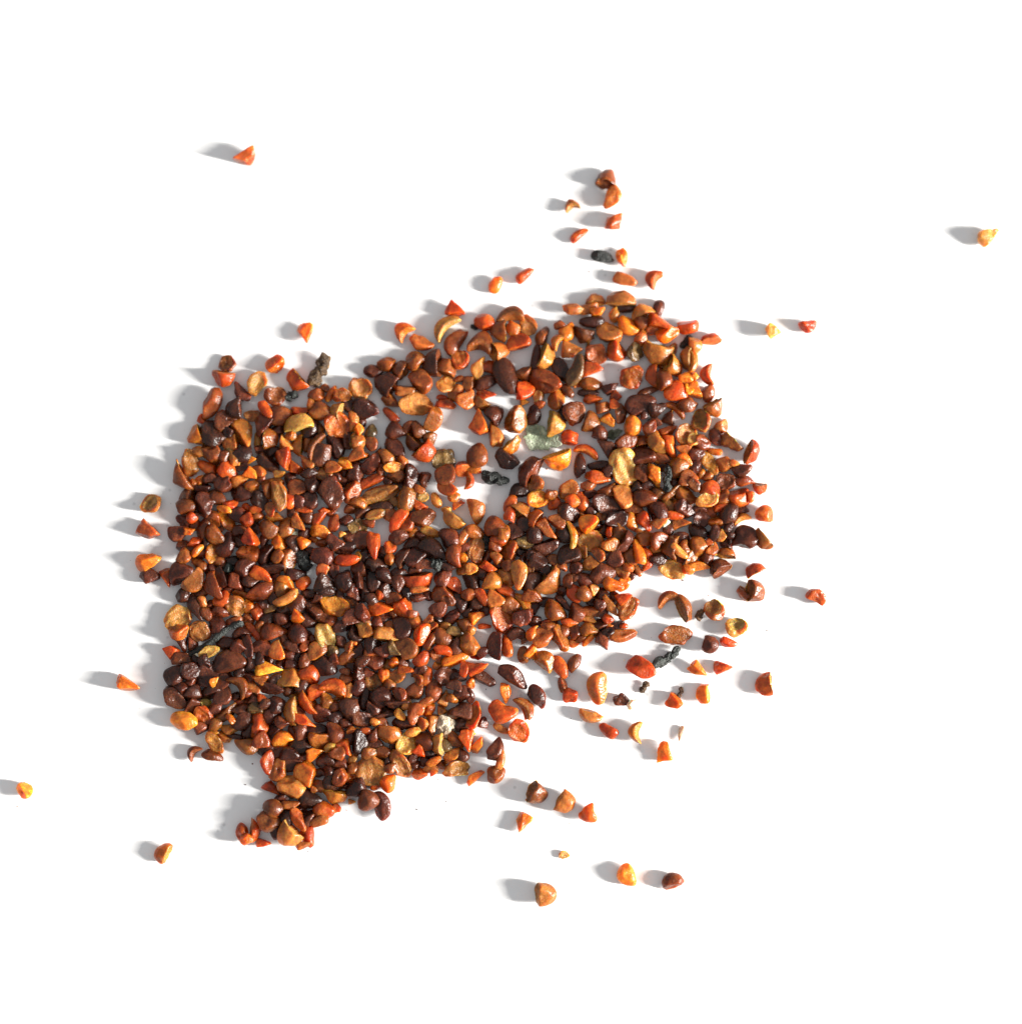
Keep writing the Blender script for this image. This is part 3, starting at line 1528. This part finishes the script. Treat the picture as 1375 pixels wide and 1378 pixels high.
NAMES = {'O': ('seed', 'seed'), 'D': ('split_seed', 'seed'), 'K': ('crescent_husk', 'seed husk'), 'C': ('cupped_husk', 'seed husk'), 'F': ('husk_flake', 'husk flake'),
         'W': ('seed_chip', 'seed chip'), 'R': ('seed_splinter', 'seed splinter'), 'B': ('plant_crumb', 'plant crumb'), 'L': ('leaf_scrap', 'leaf scrap'),
         'M': ('lichen_crumb', 'lichen crumb'), 'S': ('dry_stalk', 'stalk'), 'T': ('dry_twig', 'twig')}
GROUPS = {'O': 'plump seeds scattered on the paper', 'D': 'split half-moon seeds on the paper', 'K': 'crescent husks on the paper', 'C': 'cupped husks on the paper',
          'W': 'broken seed chips on the paper', 'R': 'seed splinters on the paper', 'B': 'dark plant crumbs among the seeds'}
C_WORD = {'d': 'near-black', 'm': 'dark maroon', 'b': 'reddish brown', 'c': 'chestnut', 'r': 'red-orange', 'o': 'orange', 't': 'tan', 'y': 'golden', 'p': 'cream', 'n': 'olive brown', 'k': 'black', 'g': 'green'}
K_WORD = {'O': 'seed', 'D': 'half-moon seed', 'K': 'crescent husk', 'C': 'cupped husk', 'W': 'broken chip', 'R': 'splinter', 'B': 'crumb', 'F': 'husk flake', 'L': 'leaf scrap', 'M': 'lichen crumb', 'S': 'stalk', 'T': 'twig'}
MARKS = [(729, 592, 'the green leaf scrap'), (289, 860, 'the black twig'), (601, 977, 'the whitish lichen crumb'), (789, 473, 'the thin pale stalk'), (839, 629, 'the long golden husk'),
         (559, 544, 'the pale husk flake'), (430, 499, 'the knobbly brown crumb'), (895, 886, 'the black beaded crumb'), (898, 644, 'the upright black crumb'), (666, 644, 'the lumpy black crumb'),
         (500, 1037, 'the round golden-brown husk'), (412, 1041, 'the big orange chip'), (391, 912, 'the golden half-moon seed'), (500, 647, 'the long red splinter'), (446, 664, 'the dull maroon egg-shaped seed'),
         (743, 782, 'the large tan wedge'), (904, 767, 'the golden cup on the pile edge'), (831, 347, 'the small black crumb above the pile')]
FIXED = {(329, 211): 'stray brick red chip lying alone at the upper left of the paper', (1327, 317): 'stray pale golden husk lying alone at the far right',
 (35, 1064): 'small pale golden seed lying alone at the far left edge', (219, 1146): 'lone orange half-moon seed at the lower left, below the pile',
 (735, 1203): 'lowest tan half-moon seed, standing alone below the pile', (759, 1150): 'tiny pale hollow husk lying alone below the pile',
 (843, 1179): 'orange seed at the bottom, next to a reddish brown seed', (905, 1185): 'reddish brown seed at the bottom, next to an orange seed',
 (724, 1069): 'leftmost of three seeds in a row below the pile, dark brown half-moon', (761, 1081): 'middle of three seeds in a row below the pile, brown half-moon',
 (790, 1095): 'orange rightmost of three seeds in a row below the pile', (704, 1107): 'orange chip on its own under the row of three seeds below the pile',
 (1098, 803): 'reddish brown seed lying alone, rightmost beside the pile', (1027, 921): 'brown half-moon seed with flat right side, rightmost of the lower right scatter',
 (1040, 446): 'pale golden chip lying right of the pile beside a small red seed', (1086, 440): 'small red seed lying right of a pale golden chip',
 (412, 449): 'lone orange wedge chip above the knobbly brown crumb', (816, 239): 'reddish brown half-moon seed topmost in the column above the pile',
 (824, 267): 'tan seed just under the topmost half-moon seed above the pile', (827, 299): 'bright red chip under the tan seed in the column above the pile',
 (768, 278): 'small tan crescent husk left of the column above the pile', (779, 316): 'slim red splinter left of the column above the pile',
 (811, 346): 'solid black oval grain in the column above the pile', (837, 347): 'small orange seed touching the black oval crumb above the pile',
 (841, 376): 'reddish brown seed under the black oval crumb above the pile', (878, 375): 'red crescent husk at the lower right of the column above the pile',
 (706, 370): 'red splinter lying alone above the pile, beside an orange seed', (667, 384): 'small orange seed lying alone above the pile, beside a red splinter',
 (729, 592): 'ragged pale green leaf scrap lying among the seeds', (289, 860): 'long black twig lying across the left of the pile', (601, 977): 'whitish lichen crumb near the bottom of the pile',
 (789, 473): 'thin pale dry stalk near the top of the pile', (559, 544): 'pale tan oval husk flake near the upper middle of the pile', (430, 499): 'knobbly brown crumb standing at the upper left edge of the pile',
 (895, 886): 'black beaded crumb in the scatter right of the pile', (898, 644): 'upright black crumb in the right part of the pile', (666, 644): 'lumpy black crumb on open paper left below the leaf scrap',
 (839, 629): 'long golden cupped husk in the right part of the pile', (412, 1041): 'big orange chip near the lower end of the pile', (391, 912): 'golden half-moon seed in the lower left of the pile',
 (446, 664): 'dull maroon egg-shaped seed in the left of the pile', (743, 782): 'large tan wedge seed in the middle of the pile', (500, 1037): 'round golden-brown cupped husk near the bottom of the pile',
 (904, 767): 'golden cupped husk on the right lower edge of the pile'}
LABELS = {}
def noun(t):
    a = t['L'] * t['W']
    return ('small ' if a < 260 else 'large ' if a > 760 else '') + C_WORD[t['c']] + ' ' + K_WORD[t['k']]
def way(dx, dy):
    k = int(round(math.degrees(math.atan2(-dy, dx)) / 45.0)) % 8
    return ['right of', 'above right of', 'above', 'above left of', 'left of', 'below left of', 'below', 'below right of'][k]
def rel(t, m):
    dx, dy = t['x'] - m[0], t['y'] - m[1]
    d = math.hypot(dx, dy)
    return ('just ' if d < 42 else 'a little ' if d < 85 else 'well ' if d < 150 else 'far ') + way(dx, dy) + ' ' + m[2]
def make_labels(items):
    todo = []
    for t in items:
        near = [q for q in FIXED if abs(q[0] - t['x']) <= 3 and abs(q[1] - t['y']) <= 3]
        if near: LABELS[t['i']] = FIXED[near[0]]
        else: todo.append(t)
    def variants(t):
        ms = sorted(MARKS, key=lambda m: math.hypot(t['x'] - m[0], t['y'] - m[1]))[:3]
        ns = sorted([q for q in items if q is not t], key=lambda q: math.hypot(t['x'] - q['x'], t['y'] - q['y']))[:5]
        yield noun(t) + ' ' + rel(t, ms[0])
        for q in ns:
            yield noun(t) + ' beside a ' + C_WORD[q['c']] + ' ' + K_WORD[q['k']] + ', ' + rel(t, ms[0])
        yield noun(t) + ' ' + rel(t, ms[1])
        for q in ns:
            yield noun(t) + ' ' + way(t['x'] - q['x'], t['y'] - q['y']) + ' a ' + C_WORD[q['c']] + ' ' + K_WORD[q['k']] + ' near ' + ms[0][2]
        for q in ns:
            yield noun(t) + ' ' + way(t['x'] - q['x'], t['y'] - q['y']) + ' a ' + C_WORD[q['c']] + ' ' + K_WORD[q['k']] + ' near ' + ms[1][2]
    vs_ = {t['i']: [w for w in variants(t) if len(w.replace(',', '').split()) <= 16] for t in todo}
    for lvl in range(20):
        cnt = {}
        for t in todo:
            for w in set(vs_[t['i']][:lvl + 1]): cnt[w] = cnt.get(w, 0) + 1
        used = set(LABELS.values())
        rest = []
        for t in todo:
            pick = next((w for w in vs_[t['i']][:lvl + 1] if cnt[w] == 1 and w not in used), None)
            if pick: LABELS[t['i']] = pick; used.add(pick)
            else: rest.append(t)
        todo = rest
    for t in todo: LABELS[t['i']] = vs_[t['i']][0]
    print('labels left shared', len(todo))
def label_of(it): return LABELS[it['i']]

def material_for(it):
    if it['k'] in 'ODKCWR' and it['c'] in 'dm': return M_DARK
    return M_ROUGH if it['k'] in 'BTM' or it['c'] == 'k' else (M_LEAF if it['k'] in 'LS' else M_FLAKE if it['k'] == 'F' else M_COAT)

def place(it):
    p = on_plane(it['x'], it['y'], (it['z'] + it['H'] * 0.4) * PX)
    return Vector((p.x, p.y, it['z'] * PX + 0.00002))

plump = sorted([t for t in ITEMS if t['k'] == 'O'], key=lambda t: -t['L'] * t['W'])
STUFF = plump[300:]
stuff_ids = {t['i'] for t in STUFF}
make_labels([t for t in ITEMS if t['i'] not in stuff_ids])
for it in ITEMS:
    if it['i'] in stuff_ids: continue
    name, cat = NAMES[it['k']]
    v, f, t = it['v'] * PX, it['f'], it['tint']
    child = None
    if it['k'] in 'CDKF':
        w = it['inner'][f].mean(1)
        cut = w > 0.5
        if 12 < cut.sum() < len(f) - 12:
            child = subset(v, f, t, cut)
            v, f, t = subset(v, f, t, ~cut)
    pn = 'coat' if child else name
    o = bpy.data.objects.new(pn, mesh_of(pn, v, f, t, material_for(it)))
    col.objects.link(o)
    if child:                                         # an Empty at the base parents the coat and the cut or hollow inside
        e = bpy.data.objects.new(name, None); col.objects.link(e); o.parent = e
        e.empty_display_size = 0.002
        o = e
    o.location = place(it); o.rotation_euler = (0, 0, it['ang'])
    tag(o, label_of(it), cat, GROUPS.get(it['k']))
    if child:
        pn = 'hollow' if it['k'] in 'CF' else 'cut_face'
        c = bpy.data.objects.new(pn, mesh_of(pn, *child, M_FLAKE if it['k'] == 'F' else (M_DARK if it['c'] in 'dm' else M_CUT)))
        col.objects.link(c); c.parent = o

if STUFF:
    vv, ff, tt, off = [], [], [], 0
    for it in STUFF:
        ca, sa = math.cos(it['ang']), math.sin(it['ang'])
        v = it['v'] * PX
        p = place(it)
        w = np.stack([v[:, 0] * ca - v[:, 1] * sa + p.x, v[:, 0] * sa + v[:, 1] * ca + p.y, v[:, 2] + p.z], 1)
        vv.append(w); ff.append(it['f'] + off); tt.append(it['tint']); off += len(w)
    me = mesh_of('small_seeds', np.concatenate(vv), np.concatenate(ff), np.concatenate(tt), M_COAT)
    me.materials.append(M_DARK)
    me.polygons.foreach_set('material_index', np.concatenate([np.full(len(t['f']), int(t['c'] in 'dm'), dtype=np.int32) for t in STUFF]))
    o = bpy.data.objects.new('small_seeds', me)
    col.objects.link(o)
    o['kind'] = 'stuff'; o['label'] = 'small seeds and grains filling the gaps of the pile'; o['category'] = 'small seeds'
def dust():
    rng = np.random.default_rng(77)
    vv, ff, tt, off = [], [], [], 0
    src = [t for t in ITEMS if t['k'] in 'OWCDKR']
    n2, f2 = ICO[2]
    for _ in range(700):
        t = src[rng.integers(len(src))]
        px, py = t['x'] + rng.normal(0, 26), t['y'] + abs(rng.normal(0, 30)) * rng.choice([1, 1, 1, -1])
        if not (5 < px < 1370 and 5 < py < 1373): continue
        if HM[int(py), int(px)] > 0: continue
        s_ = abs(rng.normal(0, 0.75)) + 0.5
        g = on_plane(px, py, 0)
        v = n2 * (1 + .25 * waves(rng, n2, 2.5))[:, None] * np.array([rng.uniform(.6, 1.6), rng.uniform(.5, 1), .5]) * s_ * 0.5 * PX
        v = v + np.array([g.x, g.y, 0.00002 + s_ * .2 * PX])
        c = np.ones((len(v), 4)); c[:, :3] = np.array(COLOURS[rng.choice(list('mbntnp'))][0]) * rng.uniform(.7, 1.6); c[:, 3] = 0
        vv.append(v); ff.append(f2 + off); tt.append(c); off += len(v)
    o = bpy.data.objects.new('seed_dust', mesh_of('seed_dust', np.concatenate(vv), np.concatenate(ff), np.concatenate(tt), M_ROUGH))
    col.objects.link(o)
    o['kind'] = 'stuff'; o['label'] = 'fine specks of seed dust sprinkled on the paper'; o['category'] = 'dust'
dust()
print('pieces', len(ITEMS), 'triangles', sum(len(t['f']) for t in ITEMS))
